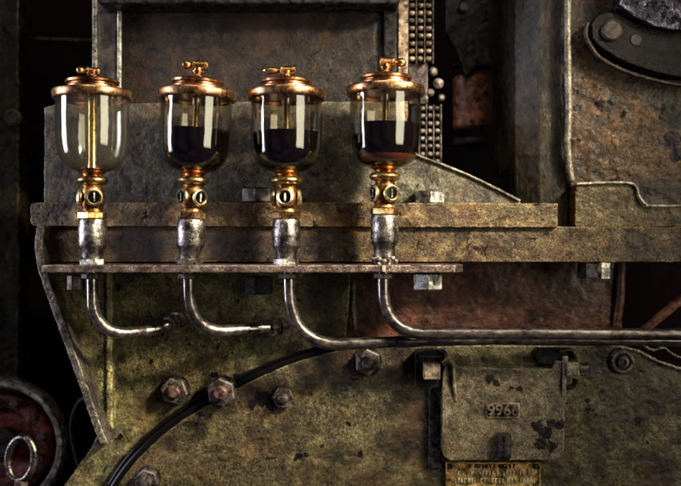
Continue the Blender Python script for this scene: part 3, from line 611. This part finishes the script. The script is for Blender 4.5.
# ------------------------------------------------------------------ sight feed oil cups
def oil_cup(x, dy, lean, level, rot, lever, label, glass_r=35.5):
    base = P(x, 265.5, 0)
    t = thing('oil_cup', label, 'oil cup', base, 'brass and glass oil cups on the shelf')
    s = []                         # every part, to lean them together
    def H(y): return (265.5-y)+dy*(1 if y < 262 else 0)
    def lp(mat, name, prof, n=56, par=None, sm=40):
        bm = B(); lathe(bm, prof, base, 'Z', n); return finish(name, bm, mat, par or t, smooth=sm)
    # steel fitting
    f = lp('steel', 'steel_fitting', [(0, H(260)-1), (10.5, H(260)-1), (10.8, H(251)), (13.4, H(247)), (14, H(245)), (14, H(222)), (13, H(219.5)), (0, H(219.5))])
    bm = B(); hexp(bm, 13.2, .2, 7.5, base, 'Z', rot+.3); finish('base_nut', bm, 'steel', f, smooth=25)
    if lever == 3:
        bm = B(); rq = random.Random(9)
        for q in range(26):
            a = q*.42; sphere(bm, base+Vector((math.cos(a)*.0118, math.sin(a)*.0118, .001*rq.uniform(1, 11))), rq.uniform(1.4, 2.8), (1, 1, .8))
        finish('grease_crust', bm, 'crust', f, cast=(.6, 1.2, 3))
    bm = B(); hexp(bm, 14.4, H(219.3), H(211.5), base, 'Z', rot+.1, 8 if lever == 3 else 6); finish('brass_hex', bm, 'brass', t, smooth=25)
    v = lp('brass', 'sight_valve', [(0, H(211.6)), (11, H(211.6)), (10, H(209)), (12, H(204)), (12.6, H(198)), (11.6, H(191)), (9.6, H(187)), (10.2, H(185.3)), (0, H(185.2))])
    for k in range(4):
        a = rot + k*PI/2
        d = Vector((math.sin(a), -math.cos(a), 0))
        if d.y > .35: continue
        c = base + Z(H(197.8)) + d*.0112
        R = d.to_track_quat('Z', 'Y').to_matrix().to_4x4()
        bm = B(); lathe(bm, [(5.3, 0), (8.2, 0), (8.8, 1.2), (8.4, 2.8), (7.1, 3.5), (5.8, 2.6), (5.3, 0)], c, 'Z', 36, M4=R); ring = finish('port_ring', bm, 'gold', v)
        bm = B(); lathe(bm, [(0, 0), (5.9, 0), (5.9, .9), (0, 1.3)], c+d*.0006, 'Z', 28, M4=R); finish('port_window', bm, 'oil', ring)
        bm = B(); tube(bm, [c+d*.0022+Z(-4.2), c+d*.0022+Z(4.2)], 1.2, 10); finish('drip_tube', bm, 'palenut', ring)
    lp('brass', 'collar', [(0, H(185.2)), (9.6, H(185.2)), (13.5, H(184)), (15.6, H(181.5)), (15.6, H(179.5)), (13.5, H(177)), (10, H(176)), (10.5, H(174)), (14, H(172)), (15.5, H(170.6)), (0, H(170.6))])
    # glass vessel: real wall thickness
    G = glass_r
    op = [(9, H(172.2)), (15, H(171.6)), (22, H(169.2)), (28, H(164.5)), (32, H(158)), (34, H(151)), (G-.6, H(141)), (G, H(125)), (G, H(99))]
    ip = [(r-1.1 if r > 10 else r-.6, h+1.1*(1 if r < G-1 else 0)) for r, h in op]
    op2 = smoothp(op); ip2 = smoothp(ip)
    lp('glass' if level else 'hazyglass', 'glass_cup', op2+ip2[::-1], 72, sm=60)
    # oil
    if level:
        pr = [(0, H(170))]+[(max(r-.25, .5), h+.25) for r, h in ip2 if h < H(level)]
        r_top = pr[-1][0]
        pr += [(r_top, H(level)), (0, H(level))]
        oo = lp('oil', 'oil', pr, 64)
        if lever == 3:
            am = [(max(r+.15, .5), h+.1) for r, h in pr if h < H(159 if lever == 3 else 166) and r > 1]
            lp('amber', 'dregs_glow', [(0, am[0][1])]+am+[(0, am[-1][1])], 64)  # amber shell paints the reddish glow seen through the cup base
    else:
        lp('amber', 'dregs_glow', [(0, H(170)), (7, H(169.8)), (13, H(169)), (0, H(168))], 40)
    ft = 4.4 if not level else 3.0
    lp('gold', 'feed_tube', [(0, H(171)), (5.0, H(171)), (5.0, H(166)), (ft, H(164)), (ft, H(106)), (4.6, H(104)), (4.6, H(98)), (0, H(98))], 28)
    # cap
    rim = lp('copper', 'cap_rim', [(0, H(97)), (35, H(97)), (35.2, H(99.5)), (38.2, H(100)), (39.2, H(98.8)), (39.4, H(93)), (38.6, H(91.4)), (36, H(90.8)), (0, H(90.6))], 80)
    lid = lp('copper', 'lid', [(0, H(90.8)), (24.5, H(90.8)), (26.5, H(89)), (26.3, H(87.5)), (24, H(86.2)), (23.8, H(84.8)), (26, H(83.6)), (26.4, H(81.6)), (24.5, H(80.2)), (16, H(78.8)), (8, H(78)), (0, H(78))], 64)
    lp('brass', 'spindle', [(0, H(78.4)), (7.6, H(78.4)), (7.6, H(76.8)), (5, H(76)), (4.4, H(74.5)), (5.6, H(73)), (5.8, H(71)), (4.2, H(70.4)), (4, H({0: 70, 1: 66, 2: 70, 3: 66}[lever])), (0, H({0: 70, 1: 66, 2: 70, 3: 66}[lever]))], 32)
    # lever drum and handle
    c = base+Z(H({0: 71, 1: 65, 2: 70.5, 3: 66}[lever]))
    ang, kind = {0: (math.radians(205), 'small'), 1: (math.radians(180), 'ball'), 2: (math.radians(180), 'long'), 3: (math.radians(5), 'ball')}[lever]
    d = Vector((math.cos(ang), math.sin(ang), 0)); R = d.to_track_quat('Z', 'Y').to_matrix().to_4x4()
    off = d*(-.001 if kind == 'long' else {1: -.002, 3: .002}.get(lever, 0))
    sc = .85 if kind == 'small' else 1
    bm = B(); lathe(bm, [(r*sc, h*sc) for r, h in [(0, -8), (4.2, -8), (5.0, -7.2), (5.0, -5.4), (4.5, -5), (4.6, 4.2), (5.1, 4.6), (5.1, 6.4), (4, 7.2), (0, 7.2)]], c+off, 'Z', 28, M4=R); lv = finish('lever', bm, 'brass', t)
    bm = B()
    if kind == 'long': prof = [(0, 6), (2.2, 6), (2.0, 9), (2.6, 11), (3.6, 14), (3.9, 17), (3.4, 21), (1.8, 24), (0, 25)]
    else: prof = [(0, 6), (2.0, 6), (1.9, 8.6), (3.2, 10), (4.3, 12), (4.6, 14), (3.9, 16.6), (2.2, 18.2), (0, 18.6)]
    lathe(bm, [(r*sc, h*sc) for r, h in prof], c+off, 'Z', 28, M4=R); finish('handle', bm, 'brass', lv)
    t.rotation_euler = (0, math.radians(lean), 0)
    return t

def smoothp(prof):
    pts = spline([Vector((r, h, 0)) for r, h in prof], 5); return [(p.x, p.y) for p in pts]

oil_cup(92.5, 0, 0, None, .38, 0, 'empty clear oil cup with brass feed tube showing, leftmost on the shelf', 36)
oil_cup(189.5, 0, 2.5, 130.5, .80, 1, 'leaning oil cup half full, with a ball lever and two round sight windows')
oil_cup(286.5, 0, 0, 133, -.05, 2, 'half full oil cup with a long pointed lever and one centred sight window')
oil_cup(384.5, 4, .3, 129, .48, 3, 'tallest half full oil cup with red brown glow at its base, nearest the chain')

# ------------------------------------------------------------------ light
def area(name, loc, target, w, h, power, col, spread=180):
    d = bpy.data.lights.new(name, 'AREA'); d.shape = 'RECTANGLE'; d.size = w; d.size_y = h; d.energy = power; d.color = col; d.spread = math.radians(spread)
    o = bpy.data.objects.new(name, d); C.objects.link(o); o.location = loc
    o.rotation_euler = (Vector(target)-Vector(loc)).to_track_quat('-Z', 'Y').to_euler(); return o
area('window_light', (1.15, -1.05, .28), (-.08, 0, .0), .75, 1.15, 13, (1, .93, .70))
area('side_light', (-1.0, -.12, .15), (0, -.02, .05), .22, .8, 1.2, (.85, .85, 1), 50)
area('added_strip_light', (.15, -.62, .95), (.05, 0, .0), 1.1, .10, 3.5, (1, .90, .68))  # added strip for line highlights on pipes, shelf edge and rims
def spot(name, loc, target, power, ang, rad, col):
    d = bpy.data.lights.new(name, 'SPOT'); d.energy = power; d.spot_size = math.radians(ang); d.spot_blend = 1.0; d.shadow_soft_size = rad; d.color = col
    o = bpy.data.objects.new(name, d); C.objects.link(o); o.location = loc
    o.rotation_euler = (Vector(target)-Vector(loc)).to_track_quat('-Z', 'Y').to_euler(); return o
spot('added_pool_spot', (.80, -.62, .60), P(262, 278, 60), 215, 31, .08, (1, .85, .61))  # added spot for a pool of light with dim borders

w = bpy.data.worlds.new('World'); bpy.context.scene.world = w; w.use_nodes = True
t = NT(w); bg = t.n['Background']
tc = t.n.new('ShaderNodeTexCoord').outputs['Generated']
nz = t.noise(tc, 2.2, 3, .5)
t.l.new(t.ramp(nz, [(.38, (.17, .08, .27)), (.52, (.36, .28, .46)), (.62, (.55, .45, .50))]), bg.inputs['Color']); bg.inputs['Strength'].default_value = .085

cam = bpy.data.cameras.new('camera'); co = bpy.data.objects.new('camera', cam); C.objects.link(co)
co.location = (0, -D, 0); co.rotation_euler = (PI/2, 0, 0)
cam.sensor_width = 36; cam.lens = 36*D*1000/681; cam.clip_start = .01; cam.clip_end = 50
cam.dof.use_dof = True; cam.dof.focus_distance = D+.012; cam.dof.aperture_fstop = 4.6
sc = bpy.context.scene; sc.camera = co
sc.view_settings.view_transform = 'Standard'; sc.view_settings.look = 'None'; sc.view_settings.exposure = 0; sc.view_settings.gamma = 1
